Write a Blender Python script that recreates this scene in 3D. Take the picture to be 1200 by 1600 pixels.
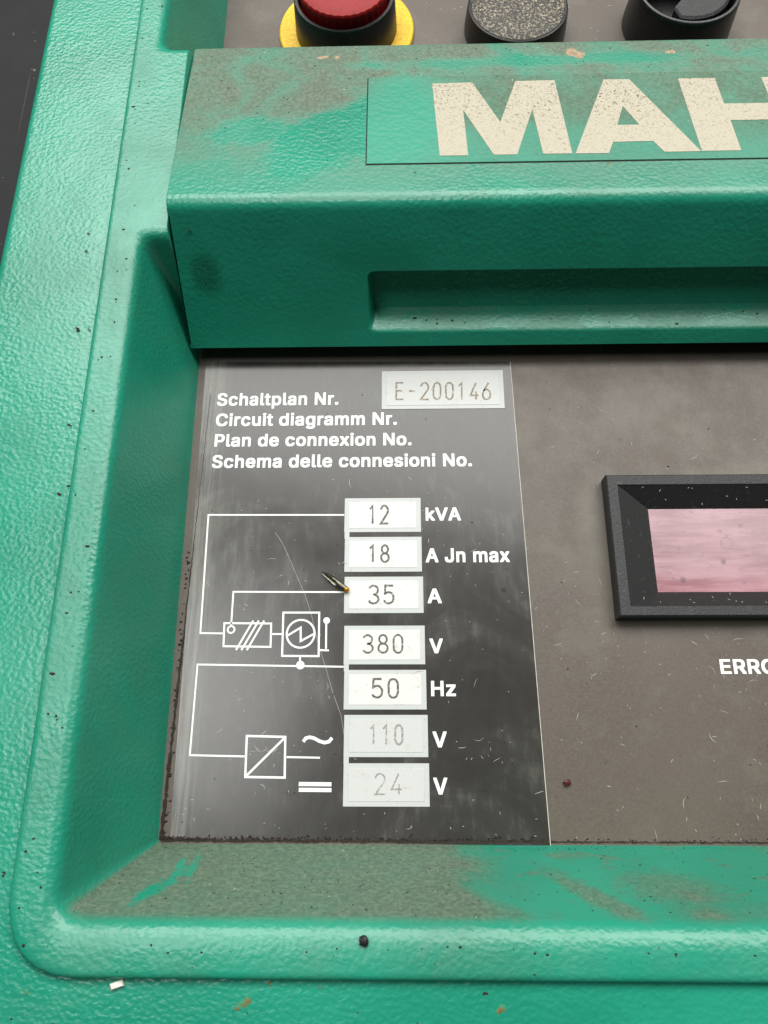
import bpy, bmesh, math, random
from mathutils import Vector, Matrix
from mathutils.geometry import delaunay_2d_cdt
random.seed(7)
scene = bpy.context.scene
for o in list(bpy.data.objects): bpy.data.objects.remove(o)

# ------------------------------------------------------------------ camera
# all lengths below are millimetres, turned into metres by mm(); z = 0 is the brown face plate
ZG = 62.0                                   # face plate height above the black table
def mm(p): return Vector((p[0]*.001, p[1]*.001, (p[2]+ZG)*.001))
RC = Matrix(((0.9997527, 0.00571538, 0.02149138),
             (0.00183434, 0.94192283, -0.33582438),
             (-0.02216258, 0.33578075, 0.94167941)))
CAM = Vector((3.7657, -58.8428, 165.0))
cd = bpy.data.cameras.new('camera'); cam = bpy.data.objects.new('camera', cd)
scene.collection.objects.link(cam)
cam.matrix_world = Matrix.Translation(mm(CAM)) @ RC.to_4x4()
cd.lens = 27.0; cd.sensor_width = 36.0; cd.sensor_fit = 'AUTO'
cd.clip_start = .005; cd.clip_end = 50
scene.camera = cam
scene.render.resolution_x = 768; scene.render.resolution_y = 1024

# ------------------------------------------------------------------ light
w = bpy.data.worlds.new('World'); scene.world = w; w.use_nodes = True
bg = w.node_tree.nodes['Background']
bg.inputs[0].default_value = (.93, .97, 1, 1); bg.inputs[1].default_value = .035
def area(name, pos, target, sx, sy, power, col):
    l = bpy.data.lights.new(name, 'AREA'); l.shape = 'RECTANGLE'; l.size = sx; l.size_y = sy
    l.energy = power; l.color = col
    o = bpy.data.objects.new(name, l); scene.collection.objects.link(o)
    o.location = pos
    o.rotation_euler = (Vector(target)-Vector(pos)).to_track_quat('-Z', 'Y').to_euler()
    return o
area('skylight', (.16, .84, 1.27), (0, 0, .06), 2.3, .80, 46, (1, .985, .95))
area('side_skylight', (-.40, .10, 1.25), (0, 0, .06), .36, .42, 4.5, (1, .99, .97))
scene.view_settings.view_transform = 'Standard'; scene.view_settings.look = 'None'
scene.view_settings.exposure = 0.0; scene.view_settings.gamma = 1.0
scene.render.engine = 'CYCLES'

# ------------------------------------------------------------------ pixel helpers (photograph 1200 x 1600)
def ray(px, py): return RC @ Vector(((px-600)/1200, -(py-800)/1200, -1))
def P(px, py, z=0.0):
    d = ray(px, py); return CAM + d*((z-CAM.z)/d.z)
def PP(px, py, A, B):                        # plane parallel to x through the (y, z) points A and B
    n = Vector((0, -(B[1]-A[1]), B[0]-A[0])).normalized(); d = ray(px, py)
    return CAM + d*(n.dot(Vector((0, A[0], A[1]))-CAM)/n.dot(d))

# ------------------------------------------------------------------ material helpers
def srgb(r, g, b):
    f = lambda c: (c/255/12.92 if c <= 10 else ((c/255+.055)/1.055)**2.4)
    return (f(r), f(g), f(b), 1)
class NT:
    def __init__(s, name):
        s.m = bpy.data.materials.new(name); s.m.use_nodes = True
        s.t = s.m.node_tree; s.b = s.t.nodes['Principled BSDF']
        g = s.t.nodes.new('ShaderNodeNewGeometry')
        v = s.t.nodes.new('ShaderNodeVectorMath'); v.operation = 'SCALE'; v.inputs[3].default_value = 1000
        s.t.links.new(g.outputs['Position'], v.inputs[0]); s.pos = v.outputs[0]
        x = s.t.nodes.new('ShaderNodeSeparateXYZ'); s.t.links.new(s.pos, x.inputs[0])
        s.x, s.y = x.outputs[0], x.outputs[1]; s.z = s.math('SUBTRACT', x.outputs[2], ZG)
        n = s.t.nodes.new('ShaderNodeSeparateXYZ'); s.t.links.new(g.outputs['True Normal'], n.inputs[0])
        s.nx, s.ny, s.nz = n.outputs
    def put(s, sock, v):
        if isinstance(v, bpy.types.NodeSocket): s.t.links.new(v, sock)
        else: sock.default_value = v
    def math(s, op, a, b=0.0, clamp=False):
        n = s.t.nodes.new('ShaderNodeMath'); n.operation = op; n.use_clamp = clamp
        s.put(n.inputs[0], a); s.put(n.inputs[1], b); return n.outputs[0]
    def add(s, a, b): return s.math('ADD', a, b)
    def mul(s, a, b): return s.math('MULTIPLY', a, b)
    def sub(s, a, b): return s.math('SUBTRACT', a, b)
    def mx(s, a, b): return s.math('MAXIMUM', a, b)
    def inv(s, a): return s.math('SUBTRACT', 1.0, a, True)
    def rng(s, v, a, b, c=0.0, d=1.0):
        n = s.t.nodes.new('ShaderNodeMapRange'); n.interpolation_type = 'SMOOTHSTEP'
        s.put(n.inputs[0], v)
        for i, q in enumerate((a, b, c, d)): n.inputs[i+1].default_value = q
        return n.outputs[0]
    def vec(s, scale, rot=0.0):
        n = s.t.nodes.new('ShaderNodeMapping'); s.put(n.inputs[0], s.pos)
        n.inputs[2].default_value = (0, 0, rot); n.inputs[3].default_value = scale
        return n.outputs[0]
    def noise(s, scale, detail=2, rough=.5, vec=None, dist=0.0):
        n = s.t.nodes.new('ShaderNodeTexNoise'); s.put(n.inputs['Vector'], s.pos if vec is None else vec)
        n.inputs['Scale'].default_value = scale; n.inputs['Detail'].default_value = detail
        n.inputs['Roughness'].default_value = rough; n.inputs['Distortion'].default_value = dist
        return n.outputs[0]
    def voro(s, scale, vec=None, feat='F1', rnd=1.0):
        n = s.t.nodes.new('ShaderNodeTexVoronoi'); n.feature = feat
        s.put(n.inputs['Vector'], s.pos if vec is None else vec); n.inputs['Scale'].default_value = scale
        n.inputs['Randomness'].default_value = rnd
        return n.outputs[0]
    def mix(s, f, a, b):
        n = s.t.nodes.new('ShaderNodeMix'); n.data_type = 'RGBA'
        s.put(n.inputs[0], f); s.put(n.inputs[6], a); s.put(n.inputs[7], b); return n.outputs[2]
    def ell(s, cx, cy, rx, ry, rot=0.0, warp=None, amp=0.0, soft=.5):   # soft ellipse in x, y
        dx, dy = s.sub(s.x, cx), s.sub(s.y, cy); c, sn = math.cos(rot), math.sin(rot)
        u = s.add(s.mul(dx, c), s.mul(dy, sn)); v = s.sub(s.mul(dy, c), s.mul(dx, sn))
        u, v = s.mul(u, 1/rx), s.mul(v, 1/ry)
        d = s.math('SQRT', s.add(s.mul(u, u), s.mul(v, v)))
        if warp is not None: d = s.add(d, s.mul(s.sub(warp, .5), amp))
        return s.rng(d, 1-soft, 1+soft, 1, 0)
    def bump(s, h, strength, dist_mm, prev=None):
        n = s.t.nodes.new('ShaderNodeBump'); n.inputs['Strength'].default_value = strength
        n.inputs['Distance'].default_value = dist_mm*.001; s.put(n.inputs['Height'], h)
        if prev is not None: s.put(n.inputs['Normal'], prev)
        return n.outputs[0]
    def done(s, col, rough, normal=None, metal=0.0, spec=.5):
        s.put(s.b.inputs['Base Color'], col); s.put(s.b.inputs['Roughness'], rough)
        s.put(s.b.inputs['Metallic'], metal); s.b.inputs['Specular IOR Level'].default_value = spec
        if normal is not None: s.put(s.b.inputs['Normal'], normal)
        return s.m
GREEN = srgb(34, 146, 119); GREEN2 = srgb(28, 135, 109); DUST = srgb(128, 124, 104); DARK = srgb(40, 34, 26)

def green(kind):
    n = NT('green_hammered_paint_'+kind)
    big = n.noise(.035, 3); col = n.mix(n.rng(big, .35, .65), GREEN, GREEN2)
    grain = n.noise(3.2, 3, .7); fine = n.noise(1.1, 4, .7); blot = n.noise(.06, 4, .6, dist=.8)
    top = n.rng(n.nz, .5, .9)
    if kind == 'casing':
        dust = n.mul(n.rng(blot, .5, .75), .10); rough = .28; amp = .145; sc = 1.15
    elif kind == 'frame':
        base = n.mul(n.mul(top, n.rng(blot, .3, .8)), .30)
        wall = n.mul(n.rng(n.ny, .45, .7), n.rng(n.z, 27.5, 24))
        lower = n.math('LESS_THAN', n.y, 0)
        wipe = n.ell(34, -73, 17, 8, -.1, blot, 1.4, .35)
        wipe2 = n.ell(72, -76, 26, 6, -.25, blot, 1.5, .35)
        wipe3 = n.ell(62, -72.5, 30, 2.6, -.05, blot, 1.2, .4)
        rag = n.noise(.55, 3, .6)
        wipe4 = n.mx(n.ell(-40.2, -76.2, 2.2, .9, .5, rag, 3.0, .6), n.ell(-37.6, -74.6, 1.6, .8, .9, rag, 3.0, .6))
        wipe5 = n.mx(n.ell(-35.2, -73.2, .7, 1.5, .3, rag, 3.0, .6), n.ell(-37.8, -72.6, .6, 1.1, .1, rag, 3.0, .6))
        clean = n.mx(n.mx(n.mx(wipe, wipe2), wipe3), n.mx(wipe4, wipe5))
        wd = n.mul(n.mul(wall, lower), n.mul(n.inv(n.mul(clean, .96)), n.rng(blot, .1, .6, .72, .95)))
        streak = n.mul(n.rng(n.noise(.12, 3, .6, n.vec((.6, 2.2, 1), -.5)), .58, .66), n.mul(n.mul(wall, lower), .55))
        side = n.mul(n.rng(n.nx, .6, .9), n.mul(n.rng(blot, .35, .75), .16))
        for px, py, rx, ry, ro_, kk in ((935, 1402, 9, 1.3, -.42, .75), (1040, 1385, 9, 2.0, -.05, .6), (840, 1434, 6, .8, -.3, .45), (1130, 1420, 9, 1.6, .1, .35)):
            q = P(px, py, 14); sm = n.mul(n.ell(q.x, q.y, rx, ry, ro_, rag, 1.5, .6), n.mul(wall, kk)); wd = n.mx(wd, sm)
        dust = n.mx(n.mx(wd, streak), n.mx(base, side)); rough = .33; amp = .13; sc = 1.15
    elif kind == 'visor':
        rear = n.rng(n.y, 60, 92, .25, 1)
        zone = n.mul(n.rng(n.nz, .85, .96), n.mul(rear, n.rng(blot, .25, .62, .35, 1)))
        c1 = n.ell(-12, 79, 17, 9, .62, blot, 1.6, .22)
        c2 = n.ell(-31, 82, 9, 5, .1, blot, 1.5, .35)
        c3 = n.ell(2, 86, 9, 15, -.2, blot, 1.0, .3)
        c4 = n.ell(40, 106.5, 42, 2.0, .02, blot, 1.6, .6)
        clean = n.mx(n.mx(c1, n.mul(c2, .8)), n.mx(c3, n.mul(c4, .7)))
        low = n.mul(n.rng(n.y, 62, 67), n.mul(n.rng(n.nz, .85, .96), .22))
        dust = n.mul(n.mx(zone, low), n.inv(n.mul(clean, .93)))
        slot = n.mul(n.rng(n.nz, .6, .8), n.mul(n.math('LESS_THAN', n.z, 15), n.rng(blot, .3, .6, .08, .34)))
        smudge = n.mul(n.ell(-40, 50.5, 3.2, 2.6, 0, blot, 1.6, .5), n.mul(n.math('LESS_THAN', n.z, 27), .8))
        dust = n.mx(dust, slot); col = n.mix(n.mul(smudge, n.rng(grain, .4, .6, .3, .9)), col, srgb(14, 44, 32)); rough = .27; amp = .12; sc = 1.0
    elif kind == 'plaque':
        rear = n.rng(n.y, 66, 95, .25, .95)
        c3 = n.ell(3, 84, 11, 19, -.1, blot, .8, .5)
        c4 = n.ell(30, 76, 34, 6, .1, blot, 1.2, .6)
        dust = n.mul(n.mul(rear, n.rng(blot, .2, .6, .5, 1)), n.inv(n.mx(n.mul(c3, .95), n.mul(c4, .45)))); rough = .48; amp = .14; sc = .7
    # dust breaks up into grains
    dusty = n.mul(dust, n.rng(n.add(grain, n.mul(dust, .35)), .35, .72, .55, 1.0))
    dcol = n.mix(n.rng(fine, .35, .7), srgb(84, 82, 68), srgb(118, 116, 98))
    dcol = n.mix(n.mul(n.rng(grain, .60, .72), .5), dcol, srgb(62, 54, 42))
    col = n.mix(n.mul(dusty, .80), col, dcol)
    speck = n.mul(n.rng(n.noise(.95, 2, .6), .69, .74), n.rng(dust, .0, .8, .18, .8))
    col = n.mix(speck, col, DARK)
    pale = n.mul(n.rng(n.noise(1.35, 2, .6), .72, .77), n.rng(dust, .05, .8, 0, .7))
    col = n.mix(pale, col, srgb(205, 205, 180))
    ro = n.add(n.mul(dusty, .45), rough); ro = n.add(ro, n.mul(n.sub(blot, .5), .12))
    hb = n.noise(sc, .6, .4, n.vec((1, 1.2, 1), .25), .25)
    hb = n.mul(hb, n.rng(n.noise(.05, 3, .6), .3, .7, .45, 1.1))
    nb = n.bump(hb, amp*.95, 1.3); nb = n.bump(fine, n.add(n.mul(dusty, .45), .02) if False else .10, .35, nb)
    return n.done(col, ro, nb, 0, .6)

M = {k: green(k) for k in ('casing', 'frame', 'visor', 'plaque')}

def plate_mat():
    n = NT('brown_face_plate')
    big = n.noise(.03, 3); fine = n.noise(2.2, 4, .7); halo = n.noise(.1, 3, .6)
    col = n.mix(n.rng(big, .3, .7), srgb(79, 70, 62), srgb(87, 78, 69))
    col = n.mix(n.rng(fine, .35, .75), col, srgb(95, 87, 78))
    col = n.mix(n.mul(n.rng(n.noise(.09, 5, .65), .52, .68), .35), col, srgb(106, 101, 90))
    col = n.mix(n.mul(n.rng(n.noise(.7, 3, .7), .70, .75), .7), col, srgb(60, 50, 42))
    ring = n.mul(n.ell(94, -9, 52, 20, 0, halo, .35, .12), .35)
    col = n.mix(ring, col, srgb(108, 106, 94))
    weave = n.noise(1.2, 2, .5, n.vec((1, .25, 1)))
    ro = n.add(n.rng(halo, .3, .7, .42, .52), n.mul(weave, .06))
    return n.done(col, ro, n.bump(fine, .12, .15), 0, .5)
M['plate'] = plate_mat()
def film_mat():
    n = NT('scuffed_dark_film')
    cloud = n.noise(.045, 5, .62, None, 1.2); strk = n.noise(.5, 4, .7, n.vec((1, .22, 1), .75)); fine = n.noise(1.6, 4, .7)
    vert = n.noise(.8, 4, .7, n.vec((1.6, .05, 1)))
    col = n.mix(n.rng(cloud, .3, .7), srgb(52, 51, 48), srgb(61, 60, 57))
    scuff = n.mul(n.rng(n.add(n.mul(cloud, .6), n.mul(strk, .45)), .53, .70), .24)
    col = n.mix(scuff, col, srgb(120, 119, 112))
    edge = n.rng(n.x, -36, -42.5)
    ew = n.mul(edge, n.rng(n.add(n.mul(vert, .7), n.mul(cloud, .4)), .42, .66))
    col = n.mix(n.mul(ew, .28), col, srgb(178, 176, 166))
    spot = n.mul(n.rng(n.voro(.5), .34, .24), n.mul(n.ell(27, -17, 5, 5, 0, cloud, 1.0, .5), n.rng(n.noise(.3, 1), .45, .55)))
    col = n.mix(n.mul(spot, .8), col, srgb(26, 25, 24))
    dk = n.mul(n.rng(n.noise(.42, 4, .7, None, .6), .64, .72), .5)
    col = n.mix(dk, col, srgb(34, 32, 29))
    ro = n.add(n.rng(cloud, .3, .72, .20, .26), n.mul(n.sub(strk, .5), .10))
    nb = n.bump(n.noise(.03, 1, .5), .03, .6); nb = n.bump(strk, .10, .05, nb)
    return n.done(col, ro, nb, 0, .5)
M['film'] = film_mat()
def white_mat(name, c, dirty=.25, worn=.0, rough=.45):
    n = NT(name)
    a = n.noise(.5, 4, .7); b = n.noise(2.0, 3, .7)
    col = n.mix(n.mul(n.rng(a, .55, .75), dirty), c, srgb(176, 172, 158))
    col = n.mix(n.mul(n.rng(b, .66, .74), dirty*1.6), col, srgb(106, 101, 90))
    return n.done(col, rough, n.bump(b, .08, .1))
M['print'] = white_mat('white_print', srgb(235, 236, 232), .12)
M['field'] = white_mat('grey_white_field', srgb(188, 192, 190), .45)
M['strip'] = white_mat('white_number_strip', srgb(213, 213, 209), .6)
M['strip2'] = white_mat('dull_number_strip', srgb(194, 196, 194), .6)
def digit_mat(name, c, under):
    n = NT(name); a = n.noise(2.2, 3, .8); 
    return n.done(n.mix(n.rng(a, .52, .62), c, under), .6)
M['ink'] = digit_mat('worn_engraved_ink', srgb(78, 76, 70), srgb(168, 165, 156))
M['ink_tan'] = digit_mat('tan_engraved_ink', srgb(128, 118, 98), srgb(190, 184, 170))
M['ink_pale'] = digit_mat('faint_engraved_ink', srgb(136, 136, 132), srgb(190, 191, 188))
def logo_mat():
    n = NT('cream_logo_paint')
    g = n.noise(2.0, 4, .75); b = n.noise(.07, 3, .6)
    grime = n.mul(n.rng(n.y, 74, 98, .35, 1), n.rng(b, .3, .65, .5, 1))
    col = n.mix(n.mul(n.rng(g, .5, .66), n.mul(n.add(grime, .15), .9)), srgb(182, 176, 156), srgb(108, 98, 80))
    col = n.mix(n.mul(n.rng(n.noise(1.1, 3, .65), .60, .66), grime), col, srgb(66, 56, 42))
    return n.done(col, .6, n.bump(g, .15, .3))
M['logo'] = logo_mat()
def black_mat(name, c, rough, grit=0.0):
    n = NT(name); g = n.noise(2.6, 3, .7); s = n.noise(.9, 3, .7)
    col = n.mix(n.mul(n.rng(s, .6, .72), .35), c, srgb(92, 92, 90))
    if grit: col = n.mix(n.mul(n.rng(n.noise(1.5, 4, .8), .50, .60), grit), col, n.mix(n.rng(g, .4, .6), srgb(140, 126, 100), srgb(196, 186, 160)))
    return n.done(col, rough, n.bump(g, .35, .2))
M['black'] = black_mat('black_moulded_plastic', srgb(24, 24, 25), .38)
M['bezel'] = black_mat('textured_black_bezel', srgb(38, 39, 41), .5, .0); M['bezel'].node_tree.nodes['Bump'].inputs['Strength'].default_value = .8
M['bezel_in'] = black_mat('black_inner_bevel', srgb(24, 24, 25), .6)
M['capdust'] = black_mat('dusty_black_cap', srgb(46, 45, 43), .6, .85)
M['rim'] = black_mat('worn_black_rim', srgb(58, 59, 60), .35)
def plain(name, c, rough, metal=0.0, var=.2, sc=.8):
    n = NT(name); a = n.noise(sc, 3, .6)
    c2 = tuple(x*(1-var) for x in c[:3])+(1,)
    return n.done(n.mix(n.rng(a, .35, .65), c, c2), rough, n.bump(a, .1, .2), metal)
M['red'] = plain('red_plastic', srgb(156, 7, 11), .5); M['red'].node_tree.nodes['Principled BSDF'].inputs['Specular IOR Level'].default_value = .3
M['yellow'] = plain('yellow_plastic', srgb(246, 196, 4), .5, 0, .25, 1.2)
M['gap'] = plain('dark_joint', srgb(22, 26, 22), .8)
_n = NT('rust_stain'); M['rust'] = _n.done(_n.mix(_n.rng(_n.noise(1.4, 3, .7), .45, .6), srgb(52, 132, 98), srgb(116, 92, 44)), .7)
M['bare'] = plain('chipped_primer', srgb(176, 154, 124), .8, 0, .45, 2.0)
M['crumb'] = plain('dark_grime', srgb(46, 36, 28), .85, 0, .5, 1.5)
M['lint'] = plain('pale_lint', srgb(196, 194, 182), .8)
M['steel'] = plain('dull_steel', srgb(120, 116, 104), .28, .9, .5, 1.2)
M['brass'] = plain('amber_brass', srgb(205, 140, 38), .3, .7)
M['chipw'] = plain('white_chip', srgb(226, 222, 214), .6)
M['grit'] = plain('black_grit', srgb(30, 30, 32), .55)
M['seed'] = plain('red_brown_grit', srgb(84, 30, 24), .45)
def glass_mat():
    n = NT('pink_display_filter')
    st = n.noise(.22, 4, .6, n.vec((.25, 2.2, 1), .12)); cl = n.noise(.05, 3)
    col = n.mix(n.rng(n.add(n.mul(st, .6), n.mul(cl, .5)), .42, .68), srgb(132, 94, 102), srgb(168, 132, 141))
    col = n.mix(n.rng(n.y, -13, -20, 0, .5), col, srgb(164, 104, 112))
    col = n.mix(n.mul(n.rng(n.noise(.8, 4, .7, n.vec((.6, 1.3, 1))), .60, .70), .75), col, srgb(120, 88, 96))
    col = n.mix(n.mul(n.rng(n.add(n.voro(.16), n.mul(n.sub(n.noise(.9, 3), .5), .12)), .15, .05), .7), col, srgb(92, 70, 74))
    col = n.mix(n.mul(n.rng(n.noise(.16, 4, .7), .5, .72), .5), col, srgb(126, 100, 104))
    r = n.math('SQRT', n.add(n.mul(n.sub(n.x, 76.2), n.sub(n.x, 76.2)), n.mul(n.sub(n.y, -8), n.sub(n.y, -8))))
    ringm = n.mul(n.rng(r, 1.0, 1.25), n.rng(r, 1.7, 1.4))
    col = n.mix(n.mul(ringm, .45), col, srgb(120, 92, 98))
    return n.done(col, n.rng(st, .3, .7, .16, .3), None, 0, .5)
M['glass'] = glass_mat()
def floor_mat():
    n = NT('scratched_black_table')
    a = n.noise(.03, 5, .65); 
    s1 = n.rng(n.noise(.35, 2, .5, n.vec((1, .03, 1), .15)), .68, .72); s2 = n.rng(n.noise(.3, 2, .5, n.vec((.04, 1, 1), -.35)), .69, .73)
    col = n.mix(n.rng(a, .35, .65), srgb(24, 25, 27), srgb(42, 43, 45))
    col = n.mix(n.mul(s1, .22), col, srgb(140, 138, 132))
    col = n.mix(n.rng(n.noise(.25, 3, .7), .66, .70), col, srgb(120, 116, 108))
    return n.done(col, n.rng(a, .3, .7, .5, .7), n.bump(a, .1, .5), 0, .2)
M['floor'] = floor_mat()

# ------------------------------------------------------------------ object helpers
def link(name, verts, faces, mat, parent=None, smooth=False, angle=40):
    me = bpy.data.meshes.new(name); me.from_pydata([mm(v) for v in verts], [], faces); me.update()
    bm = bmesh.new(); bm.from_mesh(me); bmesh.ops.remove_doubles(bm, verts=bm.verts, dist=1e-7)
    bmesh.ops.recalc_face_normals(bm, faces=bm.faces)
    if smooth:
        for f in bm.faces: f.smooth = True
        for e in bm.edges:
            if len(e.link_faces) == 2 and e.calc_face_angle(0) > math.radians(angle): e.smooth = False
    bm.to_mesh(me); bm.free()
    me.materials.append(mat)
    o = bpy.data.objects.new(name, me); scene.collection.objects.link(o)
    if parent: o.parent = parent; o.matrix_parent_inverse = parent.matrix_world.inverted()
    return o
def empty(name, loc, parent=None):
    o = bpy.data.objects.new(name, None); scene.collection.objects.link(o); o.empty_display_size = .01
    o.matrix_world = Matrix.Translation(mm(loc))
    if parent: o.parent = parent; o.matrix_parent_inverse = parent.matrix_world.inverted()
    return o
def tag(o, label=None, cat=None, kind=None, group=None):
    for k, v in (('label', label), ('category', cat), ('kind', kind), ('group', group)):
        if v: o[k] = v
    return o
def rpoly(corners, seg=6):
    out = []; n = len(corners)
    for i, (x, y, r) in enumerate(corners):
        c = Vector((x, y)); a = Vector(corners[i-1][:2])-c; b = Vector(corners[(i+1) % n][:2])-c
        th = a.angle(b); d = min(r/math.tan(th/2), a.length*.49, b.length*.49) if r > 0 else 0
        p0, p1 = c+a.normalized()*d, c+b.normalized()*d
        for k in range(seg+1):
            t = k/seg; q0 = p0.lerp(c, t).lerp(c.lerp(p1, t), t)
            s = p0.lerp(p1, t); q = q0.lerp(s, -.12) if False else q0
            out.append((q.x, q.y))
    return out
def offs(corners, d):                       # mitred offset, + grows the polygon when corners run clockwise
    n = len(corners); out = []
    for i, (x, y, r) in enumerate(corners):
        c = Vector((x, y)); a = (c-Vector(corners[i-1][:2])).normalized(); b = (Vector(corners[(i+1) % n][:2])-c).normalized()
        na, nb = Vector((-a.y, a.x)), Vector((-b.y, b.x)); m = na+nb; m = m/m.dot(na) if abs(m.dot(na)) > 1e-6 else na
        out.append((x+m.x*d, y+m.y*d, r))
    return out
def loft(loops, closed=True):
    v, f = [], []; n = len(loops[0])
    for lp in loops: v += lp
    for i in range(len(loops)-1):
        for j in range(n if closed else n-1):
            k = (j+1) % n; f.append((i*n+j, i*n+k, (i+1)*n+k, (i+1)*n+j))
    return v, f
def fill(loops3):                           # flat face with holes from 3-d loops
    bm = bmesh.new(); es = []
    for lp in loops3:
        vs = [bm.verts.new(p) for p in lp]
        for i in range(len(vs)):
            if (vs[i].co-vs[i-1].co).length > 1e-6: es.append(bm.edges.new((vs[i-1], vs[i])))
    bmesh.ops.remove_doubles(bm, verts=bm.verts, dist=1e-5)
    bmesh.ops.triangle_fill(bm, use_beauty=True, edges=bm.edges[:])
    bm.verts.index_update()
    v = [tuple(x.co) for x in bm.verts]; f = [tuple(x.index for x in fc.verts) for fc in bm.faces]; bm.free()
    return v, f
def join(*parts):
    v, f = [], []
    for a, b in parts:
        k = len(v); v += a; f += [tuple(i+k for i in q) for q in b]
    return v, f
def bez(A, B, C, t):
    return tuple((1-t)**2*a+2*t*(1-t)*b+t*t*c for a, b, c in zip(A, B, C))
def z3(loop, z): return [(x, y, z) for x, y in loop]
def box(x0, y0, z0, x1, y1, z1, c=0.0):
    lo = [(x0, y0), (x1, y0), (x1, y1), (x0, y1)]; ins = [(x0+c, y0+c), (x1-c, y0+c), (x1-c, y1-c), (x0+c, y1-c)]
    L = [z3(lo, z0), z3(lo, z1-c), z3(ins, z1)] if c else [z3(lo, z0), z3(lo, z1)]
    v, f = loft(L); n = len(v); f.append((0, 1, 2, 3)); f.append((n-4, n-3, n-2, n-1)); return v, f
def lathe(cx, cy, prof, seg=64, cap=True):
    loops = [[(cx+r*math.cos(2*math.pi*i/seg), cy+r*math.sin(2*math.pi*i/seg), z) for i in range(seg)] for r, z in prof]
    v, f = loft(loops)
    if cap and prof[-1][0] > .01: f.append(tuple(range(len(v)-seg, len(v))))
    if cap and prof[0][0] > .01: f.append(tuple(range(seg)))
    return v, f
def ribbon(pts, wd, z, closed=False, taper=False):   # flat stroke in x, y with mitred corners
    n = len(pts); v, f = [], []
    for i in range(n):
        p = Vector(pts[i][:2])
        a = Vector(pts[i-1][:2]) if (i or closed) else None; b = Vector(pts[(i+1) % n][:2]) if (i < n-1 or closed) else None
        d0 = (p-a).normalized() if a is not None else (b-p).normalized(); d1 = (b-p).normalized() if b is not None else d0
        n0, n1 = Vector((-d0.y, d0.x)), Vector((-d1.y, d1.x)); m = n0+n1
        m = m/max(.35, m.dot(n0)) if m.length > 1e-6 else n0
        h = wd*.5*(max(.15, math.sin(math.pi*(i+.3)/(n-.4))) if taper else 1)
        zz = pts[i][2] if len(pts[i]) > 2 else z
        v += [(p.x+m.x*h, p.y+m.y*h, zz), (p.x-m.x*h, p.y-m.y*h, zz)]
    for i in range(n if closed else n-1):
        j = (i+1) % n; f.append((2*i, 2*j, 2*j+1, 2*i+1))
    return v, f
def disc(c, r, z, seg=28):
    return [(c[0]+r*math.cos(2*math.pi*i/seg), c[1]+r*math.sin(2*math.pi*i/seg), z) for i in range(seg)], [tuple(range(seg))]

# ------------------------------------------------------------------ the table
fl = link('table_surface', *box(-900, -700, -ZG-20, 1100, 1100, -ZG), M['floor'])
tag(fl, 'scratched black table top under the green panel', None, 'structure')

# ------------------------------------------------------------------ the control panel
panel = empty('control_panel', (60, 60, -ZG))
tag(panel, 'green hammered-paint machine control panel with MAHO logo bar, lying on black table', 'control panel')
ZL = 28.0
# inner frame: ledge, rounded rim and drafted walls of both recesses (corners run clockwise)
rim = [(-53, -80, 5), (-53.2, 55, 5), (-47.0, 55, .6), (-47.0, 110.5, .8), (-54.2, 110.5, 5), (-54.2, 215, 5), (190, 215, 5), (190, -80, 5)]
base = [(-44.6, -69.4, 1), (-45.4, 46, 1), (-44.4, 46, .3), (-44.4, 121, .3), (-47, 121, 1), (-47, 207, 1), (181, 207, 1), (181, -69.4, 1)]
outer = [(-60.4, -87.6, 13), (-61.0, 224, 10), (200, 224, 10), (200, -87.6, 10)]
S = 8
Rl, Bl = rpoly(rim, S), rpoly(base, S)
low_ = lambda L, d: [((-47.35-(d-2.6) if -50 < x < -40 else x), y-(d if y < -75 else 0), r) for x, y, r in L]
A = rpoly([(x, y, max(r, .8)+ (2.2 if r > 2 else 0)) for x, y, r in low_(offs(rim, 2.0), 2.6)], S)
wl = lambda t: [(r[0]*(1-t)+b[0]*t, r[1]*(1-t)+b[1]*t, ZL*(1-t)-1.0*t) for r, b in zip(Rl, Bl)]
c0 = wl(.085); loops = [z3(A, ZL)]
for k in range(1, 8): loops.append([bez((a[0], a[1], ZL), (r[0], r[1], ZL), c, k/7) for a, r, c in zip(A, Rl, c0)])
for t in (.12, .4, .7, .93, 1): loops.append(wl(t))
ob = rpoly(outer, 12); oa = rpoly(offs(outer, -1.3), 12)
ed = [z3(oa, ZL)]+[[bez((a[0], a[1], ZL), (b[0], b[1], ZL), (b[0], b[1], ZL-1.2), k/5) for a, b in zip(oa, ob)] for k in range(1, 6)]+[z3(ob, 23.0)]
A2 = rpoly([(x, y, max(r, .8)+(2.2 if r > 2 else 0)) for x, y, r in low_(offs(rim, 2.3), 2.9)], S); oa2 = rpoly(offs(outer, -1.7), 12)
frame = link('inner_frame', *join(fill([z3(oa2, ZL), z3(A2, ZL)]), loft([z3(A2, ZL)]+loops), loft([z3(oa2, ZL)]+ed)), M['frame'], panel, True, 50)
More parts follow.
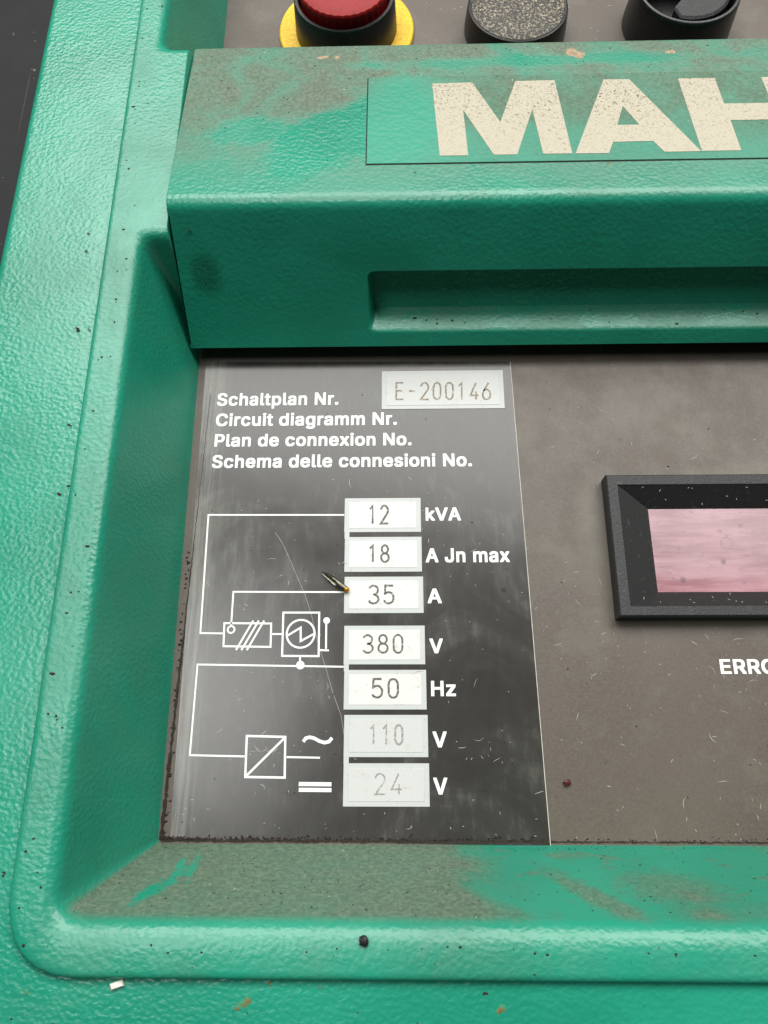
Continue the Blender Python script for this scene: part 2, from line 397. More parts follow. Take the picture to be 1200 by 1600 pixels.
# outer casing
def rr(x0, y0, x1, y1, r): return rpoly([(x0, y0, r), (x0, y1, r), (x1, y1, r), (x1, y0, r)], 8)
cas = [z3(rr(-57, -84, 196, 220, 10), 26.2), z3(rr(-59, -86, 198, 222, 11), 26.2), z3(rr(-62, -89, 201, 225, 12), 26.15), z3(rr(-83.2, -150, 222, 250, 14), 25.0), z3(rr(-83.8, -150.6, 222.6, 250.6, 14), 24.96)]
cas += [[(x, y, 23.2+1.75*math.cos(q)) for x, y in rr(-83.8-1.6*math.sin(q), -150.6-1.6*math.sin(q), 222.6+1.6*math.sin(q), 250.6+1.6*math.sin(q), 14)] for q in (.4, .8, 1.2, 1.57)]
cas += [z3(rr(-85.4, -152.2, 224.2, 252.2, 14), 10), z3(rr(-85.4, -152.2, 224.2, 252.2, 14), -ZG)]
link('outer_casing', *loft(cas), M['casing'], panel, True, 40)
link('face_plate', *box(-48, -72, -3, 184, 50, 0), M['plate'], panel)
link('face_plate', *box(-50, 117, -3, 184, 210, 0), M['plate'], panel)

# visor bar with the logo
VB, VR, VT = (40.3, 5.0), (59.8, 32.5), (113.8, 25.0)         # (y, z): lower front edge, ridge, rear edge
X0, X1 = -46.6, 178.0
fd = Vector((VR[0]-VB[0], VR[1]-VB[1])); FL = fd.length; fd.normalize()
td = Vector((VT[0]-VR[0], VT[1]-VR[1])).normalized()
def prof_pt(p): return (p[0], p[1])
q0 = Vector(VR)-fd*2.4; q1 = Vector(VR)+td*2.4
prof = [tuple(Vector(VR)-fd*3.0)]+[bez(tuple(q0), VR, tuple(q1), k/8) for k in range(9)]+[tuple(Vector(VR)+td*3.0)]
r0 = Vector(VT)-td*.8
prof += [tuple(r0-td*.6), tuple(r0), (VT[0]-.2, VT[1]-.1), (VT[0], VT[1]-.8), (VT[0], 12), (60, 12), (47, 4.6), (VB[0]+1.2, VB[1]-.45), (VB[0]+.4, VB[1]-.3), (VB[0]+.05, VB[1]+.1), tuple(Vector(VB)+fd*.9)]
def ext(prof):
    v, f = loft([[(X0, y, z) for y, z in prof], [(X0+.35, y, z) for y, z in prof], [(X1, y, z) for y, z in prof]], False)
    n = len(prof)
    # pull the end ring in a little for a soft end edge
    cy = sum(p[0] for p in prof)/n; cz = sum(p[1] for p in prof)/n
    v = [((x, y+(cy-y)*.006, z+(cz-z)*.012) if x == X0 else (x, y, z)) for x, y, z in v]
    f.append(tuple(range(n))); f.append(tuple(range(2*n, 3*n))); return v, f
body = ext(prof)
def front(x, s, d=0.0):                     # point on the front face, s up the face, d into it (horizontally)
    return (x, VB[0]+fd.x*s+d, VB[1]+fd.y*s)
def s_of(px, py):
    p = PP(px, py, VB, VR); return (p.z-VB[1])/fd.y, p.x
s_lo, xs = s_of(577, 518); s_hi, _ = s_of(580, 425)
sA, sB = .9, FL-3.0
hole = [(xs, s_lo, 2.0), (xs, s_hi, 2.0), (160, s_hi, 2.0), (160, s_lo, 2.0)]
h0 = rpoly(offs(hole, .5), 6); h1 = rpoly(hole, 6)
inn = rpoly([(xs+1.4, s_lo+.2, 1.2), (xs+1.4, s_hi-.6, 1.2), (159, s_hi-.6, 1.2), (159, s_lo+.2, 1.2)], 6)
rect = [front(X0+.35, sA), front(X0+.35, sB), front(X1, sB), front(X1, sA)]
pocket = [[front(x, s) for x, s in h0]]+[[front(x, s, d) for x, s in lp] for lp, d in ((rpoly(offs(hole, .15), 6), .05), (h1, .35), (rpoly(offs(hole, -.1), 6), .9))]
pocket += [[(a[0], a[1], a[2]) for a in (front(x, s, 6.5) for x, s in inn)]]
pv, pf = loft(pocket); pf.append(tuple(range(len(pv)-len(inn), len(pv))))
# leave the front strip of the extrusion open where the holed face goes
n = len(prof); bv, bf = body
bf = [q for q in bf if not (len(q) == 4 and {i % n for i in q} == {0, n-1})]
visor = link('visor_bar', *join((bv, bf), fill([rect, [front(x, s) for x, s in h0]]), (pv, pf)), M['visor'], panel, True, 42)
endp = [front(X0, 0.9), front(X0+.35, .9), front(X0+.35, sB), front(X0, sB)]

# logo plaque and letters, laid on the visor's sloping top
nt = Vector((0, -td.y, td.x))
def lay(px, py, h): return tuple(PP(px, py, VR, VT)+nt*h)
def raised(poly, h0, h1, holes=()):
    lo = [[tuple(Vector(p)+nt*h0) for p in l] for l in (poly,)+tuple(holes)]
    hi = [[tuple(Vector(p)+nt*h1) for p in l] for l in (poly,)+tuple(holes)]
    return join(fill(hi), *[loft([a, b]) for a, b in zip(lo, hi)])
pl0, pl1 = PP(574.5, 257, VR, VT), PP(574.5, 123, VR, VT)
XP = (pl0.x+pl1.x)/2; tv = lambda x, p: tuple(Vector((x, p.y, p.z)))
def top_rect(x0, x1, a, b): return [(x0, a.y, a.z), (x0, b.y, b.z), (x1, b.y, b.z), (x1, a.y, a.z)]
k = Vector((0, td.x, td.y))
def trect(g): return [(XP-g, *(pl0-k*g)[1:]), (XP-g, *(pl1+k*g)[1:]), (139+g, *(pl1+k*g)[1:]), (139+g, *(pl0-k*g)[1:])]
plq = link('logo_plaque', *raised(trect(0), .0, .22), M['plaque'], panel)
link('plaque_joint', *raised(trect(.28), .0, .05), M['gap'], plq)
Z2 = lambda L: [tuple(PP(600+x/2, y/2, VR, VT)) for x, y in L]
letters = [
 (Z2([(150,265),(275,261),(363,385),(410,257),(532,254),(588,483),(497,484),(463,345),(416,486),(343,487),(247,347),(263,489),(174,490)]), ()),
 (Z2([(685,252),(765,251),(990,476),(876,478),(840,444),(715,447),(702,482),(598,483)]), (Z2([(745,335),(797,393),(728,394)]),))]
# H and the O beyond the picture's edge are set out square on the plaque
yb, yt = PP(1100, 237.5, VR, VT), PP(1058, 124.5, VR, VT)
def tp(x, t): q = yb.lerp(yt, t); return (x, q.y, q.z)
hx = PP(1149, 237, VR, VT).x; hxl = PP(1099, 238, VR, VT).x; xa = hxl-.4; sw = 8.6
H = [tp(xa, 0), tp(xa-.9, 1), tp(xa+sw-.9, 1), tp(xa+sw-.6, .63), tp(xa+sw+10.2, .63), tp(xa+sw+9.9, 1), tp(xa+2*sw+9.9, 1), tp(xa+2*sw+10.8, 0), tp(xa+sw+10.8, 0), tp(xa+sw+10.5, .40), tp(xa+sw-.3, .40), tp(xa+sw, 0)]
letters.append((H, ()))
ox = xa+2*sw+12+15.5
O = [tp(ox+15*math.cos(a), .5+.53*math.sin(a)) for a in [2*math.pi*i/40 for i in range(40)]]
OI = [tp(ox+6.2*math.cos(a), .5+.28*math.sin(a)) for a in [2*math.pi*i/40 for i in range(40)]]
letters.append((O, (OI,)))
for po, ho in letters: link('logo_letter', *raised(po, .2, .30, ho), M['logo'], plq)

# ------------------------------------------------------------------ rating label with its writing
lab = [P(322, 566, 0), P(797, 566, 0), P(860, 1322, 0), P(265.5, 1308.5, 0)]
lv = [(p.x, p.y) for p in lab]
v, f = loft([z3(lv, .0), z3(lv, .18)]); f.append((4, 5, 6, 7))
label = link('rating_label', v, f, M['film'], panel)
label['label'] = 'dark glossy rating label with white circuit diagram'
link('label_edge', *ribbon([lv[1], lv[2]], .16, .21), M['lint'], label)
ZP = .22
def strokes(name, lines, wd, parent, z=ZP, mat=None, extra=()):
    parts = [ribbon([(P(*p).x, P(*p).y) for p in l], wd, z+.004*i, c) for i, (l, c) in enumerate(lines)]
    return link(name, *join(*parts, *extra), mat or M['print'], parent)
import os
FONT = None
try:                                        # Blender's own grotesque; the built-in face is the fallback
    FONT = bpy.data.fonts.load(os.path.join(bpy.utils.system_resource('DATAFILES'), 'fonts', 'Inter.woff2'))
except Exception: FONT = None
# font text, fitted to the place it has on the photograph
def text_mesh(s, off):
    c = bpy.data.curves.new('t', 'FONT'); c.body = s
    if FONT: c.font = FONT
    c.space_character = 1.06; c.size = 20; c.fill_mode = 'FRONT'; c.resolution_u = 12
    o = bpy.data.objects.new('t', c); scene.collection.objects.link(o)
    cu = o.to_curve(bpy.context.evaluated_depsgraph_get()); polys = []
    for sp in cu.splines:                   # every closed outline on its own, so that overlapping strokes never cancel out
        bp = sp.bezier_points; pts = []
        for a in range(len(bp)):
            p0, p1 = bp[a], bp[(a+1) % len(bp)]
            straight = p0.handle_right_type == 'VECTOR' and p1.handle_left_type == 'VECTOR'
            for t in ((0,) if straight else (0, .2, .4, .6, .8)):
                q = (1-t)**3*p0.co+3*t*(1-t)**2*p0.handle_right+3*t*t*(1-t)*p1.handle_left+t**3*p1.co; pts.append((q.x, q.y))
        polys.append(pts)
    o.to_curve_clear(); bpy.data.objects.remove(o); bpy.data.curves.remove(c)
    vs, es = [], []                         # non-zero winding fill, so that overlapping strokes never cancel out
    for L in polys:
        k0 = len(vs); vs += [Vector(p) for p in L]; es += [(k0+a, k0+(a+1) % len(L)) for a in range(len(L))]
    ov, oe, of, *_ = delaunay_2d_cdt(vs, es, [], 0, 1e-5)
    def wind(p):
        r_ = 0
        for L in polys:
            for a in range(len(L)):
                (x1_, y1_), (x2_, y2_) = L[a-1], L[a]
                if (y1_ > p[1]) != (y2_ > p[1]) and p[0] < (x2_-x1_)*(p[1]-y1_)/(y2_-y1_)+x1_: r_ += 1 if y2_ > y1_ else -1
        return r_
    f = [tuple(t) for t in of if wind(sum((ov[a] for a in t), Vector((0, 0)))/len(t))]
    v = [(p.x, p.y, 0) for p in ov]
    v = [(x/20, y/20, z/20) for x, y, z in v]
    if not off: return v, f
    sh = [(0, 0)]+[(off*a, off*.8*b) for a in (-1, 0, 1) for b in (-1, 0, 1) if a or b]
    return join(*[([(x+dx, y+dy, z+.006*i) for x, y, z in v], f) for i, (dx, dy) in enumerate(sh)])
def text_fit(name, s, x0, x1, yb, yc, parent, z=ZP, off=.024, x1m=None):
    v, f = text_mesh(s, off); hv, _ = text_mesh('H', off)
    b0, cap = min(p[1] for p in hv), max(p[1] for p in hv)
    a0, a1 = min(p[0] for p in v), max(p[0] for p in v)
    pb, pc = P((x0+x1)/2, yb), P((x0+x1)/2, yc); xl, xr = P(x0, (yb+yc)/2).x, P(x1, (yb+yc)/2).x
    v = [(xl+(p[0]-a0)/(a1-a0)*(xr-xl), pb.y+(p[1]-b0)/(cap-b0)*(pc.y-pb.y), z+p[2]) for p in v]
    return link(name, v, f, M['print'], parent)
for s, x0, x1, yb_, yc_ in (('Schaltplan Nr.', 340, 529, 634, 614.5), ('Circuit diagramm Nr.', 338, 620, 665.5, 646), ('Plan de connexion No.', 336, 643, 697.5, 678),
        ('Schema delle connesioni No.', 332, 737, 730.5, 710.5), ('kVA', 665, 720, 814, 793.5), ('A Jn max', 665, 796, 879, 857), ('A', 668, 690, 943, 920),
        ('V', 671, 692, 1021, 998), ('Hz', 673.5, 712, 1088, 1064), ('V', 676, 698, 1168, 1143), ('V', 677, 699, 1241.5, 1215)):
    text_fit('lettering', s, x0, x1, yb_, yc_, label)
text_fit('lettering', 'ERROR', 1125, 1236, 1053, 1030, panel, .03)
# stroke digits
def arc(cx, cy, rx, ry, a0, a1, n=10): return [(cx+rx*math.cos(math.radians(a0+(a1-a0)*i/n)), cy+ry*math.sin(math.radians(a0+(a1-a0)*i/n))) for i in range(n+1)]
G = {'1': [[(.10, .80), (.30, 1), (.30, 0)]], '2': [arc(.3, .73, .26, .27, 170, -35)+[(.04, 0), (.58, 0)]],
 '3': [arc(.28, .75, .25, .25, 160, -90)+arc(.28, .25, .29, .25, 90, -160)], '4': [[(.42, 1), (.04, .24), (.6, .24)], [(.44, .48), (.44, 0)]],
 '5': [[(.54, 1), (.1, 1), (.07, .55)]+arc(.28, .32, .29, .32, 130, -155)], '6': [[(.42, 1), (.12, .52)]+arc(.3, .3, .27, .3, 150, -210, 16)],
 '8': [arc(.3, .76, .22, .24, -90, 270, 16), arc(.3, .26, .27, .26, 90, 450, 16)], '0': [arc(.3, .7, .25, .3, 0, 180)+arc(.3, .3, .25, .3, 180, 360)+[(.55, .7)]],
 'E': [[(.55, 1), (.05, 1), (.05, 0), (.55, 0)], [(.05, .52), (.45, .52)]], '-': [[(.08, .5), (.5, .5)]]}
def digits(s, x0, x1, yb, yt, z, mat, parent, wd=.36):
    n = len(s); pitch = (1-.6/(n-.4+.6)*0)/n; parts = []
    W = .6+(n-1)*.86
    for i, ch in enumerate(s):
        for st in G[ch]:
            pts = []
            for gx, gy in st:
                u = (gx+i*.86)/W
                px = x0+(x1-x0)*u; py = yb+(yt-yb)*gy
                p = P(px, py, z); pts.append((p.x+random.uniform(-.03, .03), p.y+random.uniform(-.03, .03)))
            parts.append(ribbon(pts, wd*1.15, z+.002*len(parts)))
    return link('engraved_number', *join(*parts), mat, parent)
fields = [('E-200146', [(596,580),(785,580),(789,640),(597,639)], (618,767,624,598), 'strip2', 'ink_tan', .36),
 ('12', [(539,779),(656,779),(659,832),(538,832)], (576,607,818,790), 'strip', 'ink', .42),
 ('18', [(539,840),(658,839),(660,895),(538,893)], (576,608,878,852), 'strip', 'ink', .40),
 ('35', [(538,901),(661,902),(662,960),(538,957)], (576,616,943,915), 'strip', 'ink', .40),
 ('380', [(538,977),(663,979),(665,1040),(537,1037)], (567,630,1020,992), 'strip', 'ink', .36),
 ('50', [(538,1046),(666,1048),(666.5,1111),(537,1107)], (581,623,1090,1061), 'strip', 'ink', .40),
 ('110', [(538,1116),(668,1118.5),(669.5,1185),(537,1181.5)], (577,630,1163,1133), 'strip2', 'ink_pale', .36),
 ('24', [(537,1191.5),(670,1194),(672,1263),(536,1258)], (585,628,1241,1209), 'strip2', 'ink_pale', .28)]
for s, q, d, sm, im, wd in fields:
    c = [P(*p) for p in q]; xl = (c[0].x+c[3].x)/2; xr = (c[1].x+c[2].x)/2; y1 = (c[0].y+c[1].y)/2; y0 = (c[2].y+c[3].y)/2
    v, f = box(xl, y0, .18, xr, y1, .30, .04); link('value_field', v, f, M['field'], label)
    i = 1.05
    v, f = box(xl+i, y0+i*.9, .29, xr-i, y1-i*.9, .37, .05); link('number_strip', v, f, M[sm], label)
    digits(s, *d, .385, M[im], label, wd)
for a, b in (((538.5, 830), (546, 842)), ((537.5, 1036), (545, 1049)), ((537, 1180), (545, 1194))):
    p, q = P(*a), P(*b); link('field_bridge', *box(p.x+.02, q.y, .18, q.x, p.y, .285), M['field'], label)
# circuit diagram
LW = .40
Pd = lambda p: (P(*p).x, P(*p).y)
dg_lines = [('wire', [([(538, 805), (326, 805), (313.5, 989.5), (349, 990)], False)]), ('wire', [([(540, 925.5), (365, 925), (361.5, 977)], False)]),
 ('wire', [([(537, 1042), (309, 1038.5), (297, 1180), (384, 1182)], False)]), ('wire', [([(424, 991), (441, 991)], False), ([(469, 1026), (469, 1038)], False)]),
 ('wire', [([(448, 1183), (500, 1184)], False)])]
for nme, l in dg_lines: strokes('circuit_line', l, LW*.92, label)
strokes('resistor_symbol', [([(351, 974), (424, 974.5), (423, 1011), (349.5, 1010)], True)]+[([(396+d, 970), (369+d, 1016)], False) for d in (0, 8.5, 17)], LW, label,
        extra=(ribbon(arc(*Pd((361.5, 984)), .75, .75, 0, 342, 19), .36, ZP+.03, True),))
cc = Pd((470, 990.5))
strokes('motor_symbol', [([(443, 957.5), (499, 957.5), (498, 1025.5), (441, 1025)], True), ([(450, 993), (470, 981), (470, 1002), (492, 990)], False)], LW*1.05, label,
        extra=(ribbon(arc(*cc, 3.02, 3.02, 0, 351, 39), .42, ZP+.03, True),))
strokes('switch_symbol', [([(510, 970), (509.5, 1014)], False), ([(499, 1016), (514, 1016.5)], False)], LW, label, extra=(disc(Pd((510.5, 970)), .72, ZP+.03),))
link('node_dot', *disc(Pd((469.5, 1039.5)), .9, ZP+.02), M['print'], label)
strokes('converter_symbol', [([(386, 1150), (446, 1151.5), (445, 1215), (383.5, 1214)], True), ([(385, 1212.5), (446, 1152)], False)], LW*1.1, label)
tl = [(474, 1159), (478, 1153.5), (484, 1152), (491, 1153.5), (499, 1158), (507, 1160.5), (514, 1159), (519, 1153)]
strokes('wave_mark', [(tl, False)], .68, label)
strokes('double_bar_mark', [([(467, 1225), (518, 1225.5)], False), ([(467, 1234), (518, 1234.5)], False)], .78, label)
sc = [(430, 832), (441, 848), (452, 872), (466, 905), (477, 930), (487, 962), (497, 1005), (508, 1040), (521, 1085), (533, 1118), (538, 1150)]
strokes('scratch', [(sc, False)], .055, label, z=.20, mat=M['lint'])

# ------------------------------------------------------------------ display window
disp = empty('display', (95, -9, 0), panel)
ZF = 4.0; XR = 141.0
def lp(x0, y0, x1, y1, z): return [(x0, y0, z), (x0, y1, z), (x1, y1, z), (x1, y0, z)]
fr = [lp(49.9, -25.1, XR, 7.2, 0), lp(49.9, -25.1, XR, 7.2, ZF-.35), lp(50.2, -24.8, XR-.3, 6.9, ZF), lp(52.35, -22.9, XR-2.4, 4.8, ZF)]
link('bezel', *loft(fr), M['bezel'], disp)
link('inner_bevel', *loft([lp(52.35, -22.9, XR-2.4, 4.8, ZF), lp(52.5, -22.75, XR-2.55, 4.65, ZF-.2), lp(59.7, -19, XR-9.7, .2, .32)]), M['bezel_in'], disp)
link('window_pane', *box(59.2, -19.5, .05, XR-9.2, .7, .30), M['glass'], disp)

# ------------------------------------------------------------------ push buttons in the upper recess
es = empty('emergency_stop_button', (-11.2, 149.4, 0), panel)
link('yellow_disc', *lathe(-11.2, 149.4, [(19.6, 0), (19.6, 1.2), (19.3, 1.5), (14, 1.5)]), M['yellow'], es, True, 40)
link('collar', *lathe(-11.2, 149.4, [(14.7, 0), (14.7, 2), (14.2, 11.0), (13.9, 11.5), (13.1, 11.5), (12.8, 11), (12.6, 7)]), M['black'], es, True, 40)
rc = [(12.2, 5), (12.3, 11.5), (12.5, 14.2)]
cv, cf = lathe(-11.2, 149.4, rc+[(12.2, 14.7), (10, 15.4), (5, 15.9), (.5, 16.0)], 72)
cv = [((-11.2+(x+11.2)*(1-(.02 if (i % 72) % 2 and i < 72*4 else 0)), 149.4+(y-149.4)*(1-(.02 if (i % 72) % 2 and i < 72*4 else 0)), z)) for i, (x, y, z) in enumerate(cv)]
link('red_cap', cv, cf, M['red'], es, True, 30)
pb = empty('push_button', (37.8, 149, 0), panel)
link('ring', *lathe(37.8, 149, [(14.6, 0), (14.6, 2.0), (14.2, 7.2), (14.0, 7.8), (13.6, 8.0), (13.2, 7.9), (13.2, 5)], 64, False), M['black'], pb, True, 40)
link('cap', *lathe(37.8, 149, [(13.25, 5), (13.25, 7.6), (13.0, 7.8), (6, 7.85), (.3, 7.85)]), M['capdust'], pb, True, 40)
rs = empty('rotary_switch', (84.2, 149, 0), panel)
link('ring', *lathe(84.2, 149, [(15.2, 0), (15.2, 2), (14.5, 10.5), (14.4, 12.0), (14.1, 12.5), (13.6, 12.6), (13.2, 12.3), (12.9, .6)]), M['rim'] if False else M['black'], rs, True, 40)
link('rim_wear', *lathe(84.2, 149, [(14.15, 12.45), (13.9, 12.64), (13.6, 12.64), (13.35, 12.5)], 64, False), M['rim'], rs, True, 40)
kn = [(79.3, 141.2)]+[(84.2+11.6*math.cos(math.radians(a)), 149+11.6*math.sin(math.radians(a))) for a in range(252, 416, 9)]+[(86, 150)]
v, f = loft([z3(kn, .5), z3(kn, 11.6), [(84.2+(x-84.2)*.94, 149+(y-149)*.94, 12.1) for x, y in kn]]); f.append(tuple(range(len(v)-len(kn), len(v))))
link('half_moon_handle', v, f, M['bezel'], rs)
link('switch_floor', *disc((84.2, 149), 12.95, .8, 40), M['black'], rs)

# ------------------------------------------------------------------ paint chips and rust on the green
def blotch(name, c, r, mat, parent, ax=1.0):
    m = 14; ph = random.random()*6
    rad = [r*(1+.28*math.sin(2*2*math.pi*i/m+ph)+random.uniform(-.25, .25)) for i in range(m)]
    ring = [(c[0]+rad[i]*ax*math.cos(2*math.pi*i/m), c[1]+rad[i]*math.sin(2*math.pi*i/m)) for i in range(m)]
    def zz(x, y): return c[2]+(y-c[1])*c[3]
    v = [(x, y, zz(x, y)+.01) for x, y in ring]+[(c[0]+(x-c[0])*.5, c[1]+(y-c[1])*.5, zz(c[0], c[1]+(y-c[1])*.5)+.07) for x, y in ring]
    f = [(i, (i+1) % m, m+(i+1) % m, m+i) for i in range(m)]+[tuple(range(m, 2*m))]
    return link(name, v, f, mat, parent, True, 60)
sl = td.y/td.x
for px, py, r, mt, ax in ((897, 83, 1.7, 'bare', 1.3), (1047, 81, .9, 'bare', 1.0), (506, 89.5, .7, 'bare', 1.6), (526, 90, .6, 'bare', 1.4), (600, 87, .45, 'rust', 1.2), (951, 255, .5, 'rust', 1)):
    p = PP(px, py, VR, VT); blotch('paint_chip', (p.x, p.y, p.z, sl), r, M[mt], visor, ax)
for px, py, r, mt, ax in ((382, 1567, 1.0, 'rust', 1.2), (372, 1574, .7, 'rust', 1.2), (782, 1577, .8, 'rust', 1.3), (500, 1543, .35, 'rust', 1), (422, 1537, .4, 'rust', 1), (42, 1550, .7, 'rust', .6), (758, 1552, .4, 'crumb', 1.4)):
    p = P(px, py, 26.0); blotch('rust_spot', (p.x, p.y, 26.17+(p.y+89)*.0189, .0189), r*.75, M[mt], bpy.data.objects['outer_casing'], ax)

# ------------------------------------------------------------------ loose bits lying on the panel
def pebble(name, c, r, mat, ax=(1, 1, .8), rot=0.0, jag=.2, sub=2):
    bm = bmesh.new(); bmesh.ops.create_icosphere(bm, subdivisions=sub, radius=1)
    cs, sn = math.cos(rot), math.sin(rot); v = []
    for x in bm.verts:
        q = x.co*(1+random.uniform(-jag, jag)); q = Vector((q.x*ax[0], q.y*ax[1], q.z*ax[2]))*r
        v.append((c[0]+q.x*cs-q.y*sn, c[1]+q.x*sn+q.y*cs, c[2]+q.z+r*ax[2]*.85))
    f = [tuple(y.index for y in x.verts) for x in bm.faces]; bm.free()
    return link(name, v, f, mat)
p = P(569, 1469, 27.8); tag(pebble('grit_lump', p, .85, M['grit'], (.9, 1.05, .7), .4, .14), 'small black angular grit lump on rounded green rim below the label', 'grit')
p = P(886, 1223, 0); tag(pebble('grit_lump', p, .75, M['seed'], (1.1, .8, .7), .2, .28), 'tiny red-brown crumb on brown face plate beside the label', 'grit')
p = P(185, 1529, 26.1); p.y -= .8
v, f = box(-1.05, -.5, 0, 1.05, .5, .7, .2); r = .32
v = [(p.x+(x*math.cos(r)-y*math.sin(r))*(1+.1*math.sin(x*9)), p.y+(x*math.sin(r)+y*math.cos(r)), p.z+z+.06*math.sin(x*5+y*3)) for x, y, z in v]
tag(link('plastic_chip', v, f, M['chipw']), 'small white plastic chip beside the green frame step', 'chip')
# metal pin: dark split barrel with amber round end
pa, pz = P(502, 893, .6), P(541, 921, .9); ax = (pz-pa); L = ax.length; ax.normalize()
sd = Vector((0, 0, 1)).cross(ax).normalized(); up = ax.cross(sd)
pin = empty('metal_pin', (pa.x, pa.y, .2)); tag(pin, 'tiny tapered metal splinter with amber tip lying at the 35 field', 'splinter')
secs = [(0, .08, .1), (.06, .3, .2), (.2, .55, .35), (.4, .78, .55), (.6, .84, .66), (.8, .74, .68), (.97, .62, .62)]
lps = []
for t, rw, rh in secs:
    c = pa+ax*(L*t); c.z = .2+rh
    lps.append([tuple(c+sd*(rw*math.cos(a)*(1+random.uniform(-.08, .08)))+up*(rh*(math.sin(a)+(-.55 if abs(a-math.pi*.62) < .3 and t < .75 else 0)))) for a in [2*math.pi*i/14 for i in range(14)]])
v, f = loft(lps); f += [tuple(range(14)), tuple(range(len(v)-14, len(v)))]
link('barrel', v, f, M['steel'], pin, True, 50)
bm = bmesh.new(); bmesh.ops.create_icosphere(bm, subdivisions=2, radius=.68); c = pa+ax*L; c.z = .2+.68
link('tip', [tuple(c+x.co) for x in bm.verts], [tuple(y.index for y in x.verts) for x in bm.faces], M['brass'], pin, True, 80); bm.free()

# ------------------------------------------------------------------ dust that nobody could count
def fibre(x, y, z, L, wd):
    a = random.uniform(0, 6.28); cv_ = random.uniform(-1.6, 1.6)/max(L, .5); pts = []; n_ = 6
    for i in range(n_):
        pts.append((x, y)); x += math.cos(a)*L/n_; y += math.sin(a)*L/n_; a += cv_*L/n_+random.uniform(-.25, .25)
    return ribbon(pts, wd, z, False, True)
parts = []
cl = [(random.uniform(-42, 110), -68.5+107*random.random()**1.3, random.uniform(3, 14)) for _ in range(26)]
for i in range(470):
    if random.random() < .45: x, y = random.uniform(-42, 110), -68.5+107*random.random()**1.4
    else:
        c = random.choice(cl); x, y = random.gauss(c[0], c[2]), random.gauss(c[1], c[2])
    if not (-42 < x < 110 and -68.8 < y < 38): continue
    if 48.5 < x and -26.5 < y < 8.5: continue
    z = .245 if x < 31.5 else .03
    if -10 < x < 10 and -64 < y < 4: z = .40
    sh = random.random() < .55
    parts.append(fibre(x, y, z+random.uniform(0, .01), random.uniform(.15, .7) if sh else .6+2.6*random.random()**2.2, random.uniform(.05, .10)))
for i in range(34):
    x = random.uniform(53, 110); y = random.choice((random.uniform(.8, 4.2), random.uniform(-22, -20)))
    t = (4.8-y)/4.6 if y > 0 else (y+22.9)/3.9
    parts.append(fibre(x, y, ZF-(ZF-.32)*t+.35, random.uniform(.4, .9), .09))
for i in range(60):
    x = random.uniform(-40, 105); y = random.uniform(126, 165); parts.append(fibre(x, y, .03, random.uniform(.4, 1.6), .12))
o = link('lint_dust', *join(*parts), M['lint']); tag(o, 'fine pale lint fibres scattered over label and brown plate', 'dust', 'stuff')
def crumb(x, y, z, r, flat=.5, tilt=None):
    m = 6; a0 = random.random()*6; ex = random.uniform(.6, 1.8)
    lo = [(x+r*ex*math.cos(a0+6.283*i/m)*random.uniform(.7, 1.2), y+r*math.sin(a0+6.283*i/m)*random.uniform(.7, 1.2), z) for i in range(m)]
    v = lo+[(x, y, z+r*flat)]; return v, [(i, (i+1) % m, m) for i in range(m)]
parts = []
def topz(y): return VR[1]+(y-VR[0])*sl
for i in range(330):                                            # visor top, thicker at the rear edge
    x = random.uniform(-45, 118); y = 62+50*random.random()**.6
    parts.append(crumb(x, y, topz(y), random.uniform(.06, .22)))
for i in range(70):                                             # ledge
    x = random.uniform(-59, -55); y = random.uniform(-85, 160); parts.append(crumb(x, y, ZL, random.uniform(.08, .3)))
for i in range(60): parts.append(crumb(random.uniform(-55, 100), random.uniform(-86.5, -82.5), ZL-.05, random.uniform(.08, .22)))
for i in range(90): parts.append(crumb(random.uniform(-80, 100), random.uniform(-110, -88.5), 26.02, random.uniform(.1, .32)))
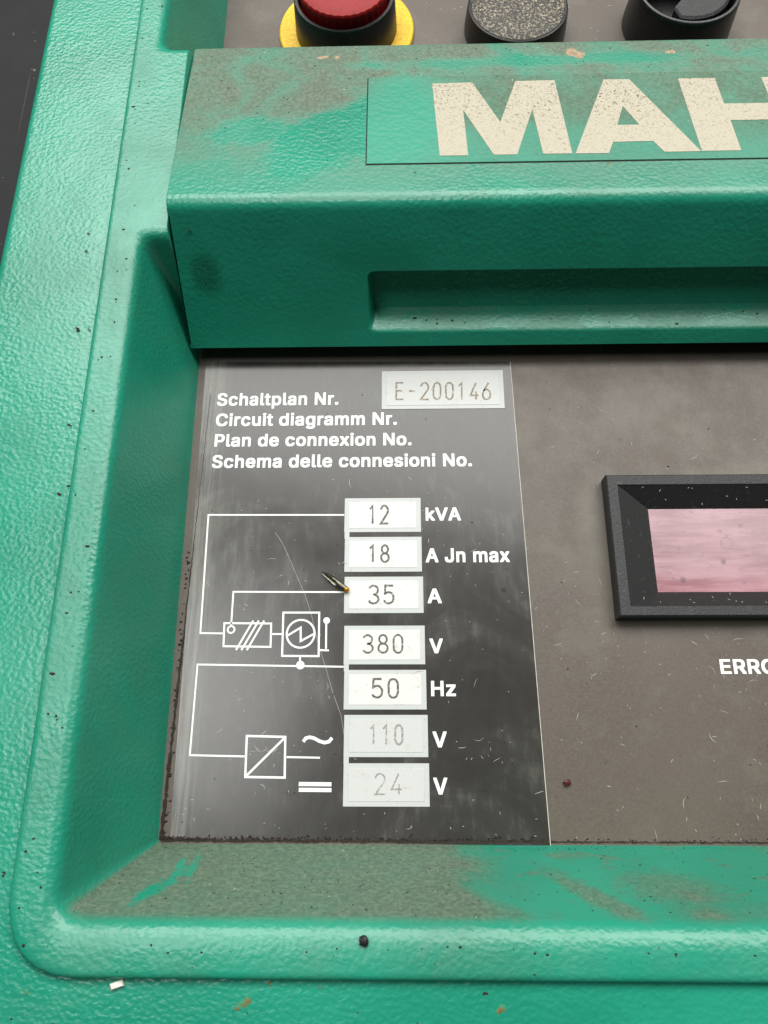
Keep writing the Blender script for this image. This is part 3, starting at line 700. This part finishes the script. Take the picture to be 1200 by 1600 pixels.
for px, py in ((137, 363), (133, 393), (121, 512), (139, 516), (109, 666), (93, 771), (105, 762), (6, 1367), (122, 515), (296, 360)):
    p = P(px, py, 26.2 if px < 165 else 28)
    for k in range(3): parts.append(crumb(p.x+random.uniform(-.3, .3), p.y+random.uniform(-.4, .4), p.z, random.uniform(.12, .28)))
gl = [(-44.2+i*.28, -69.15+random.gauss(0, .07)) for i in range(520)]        # continuous dirt line in the lower seam
for a in range(0, 520, 4): parts.append(ribbon(gl[a:a+5], random.uniform(.25, .6) if gl[a][0] < 32 else random.uniform(.1, .3), .2+.002*(a % 8)))
gl = [(-44.3+i*.011+random.gauss(0, .06), -69+i*.5) for i in range(200)]
for a in range(0, 200, 3): parts.append(ribbon(gl[a:a+4], max(.12, random.uniform(.3, .9)*(1-a/170)), .2+.002*(a % 6)))
for i in range(520):                                            # along the foot of the recess walls
    x = -44+76*random.random()**1.5; y = -69.0+abs(random.gauss(0, .3)); parts.append(crumb(x, y, .18, .06+.26*random.random()**3, .8))
for i in range(60):
    x = random.uniform(32, 100); y = -69.1+abs(random.gauss(0, .3)); parts.append(crumb(x, y, .0, random.uniform(.08, .22), .8))
for i in range(110):
    y = -69+60*random.random()**2.2; x = -44.3+abs(random.gauss(0, .4)); parts.append(crumb(x, y, .1, random.uniform(.08, .3), .8))
for i in range(70): parts.append(crumb(random.uniform(-42, 100), random.uniform(-67, 34), .2, random.uniform(.06, .16)))
def wall_pt(t):                                                  # bottom wall, t from floor to rim
    return -69.4-10.6*t, -1+29*t
for i in range(220):
    t = random.uniform(.05, .85); y, z = wall_pt(t); parts.append(crumb(random.uniform(-46, 100), y, z+.05, random.uniform(.05, .17)))
for i in range(24):
    s = random.uniform(s_lo+.3, s_lo+.5); x = random.uniform(xs+2, 118); d = random.uniform(.8, 6); q = front(x, s, d); parts.append(crumb(x, q[1], q[2]-.2, random.uniform(.08, .3)))
o = link('grime_specks', *join(*parts), M['crumb']); tag(o, 'dark grime crumbs scattered on green ledges and along recess edges', 'grime', 'stuff')
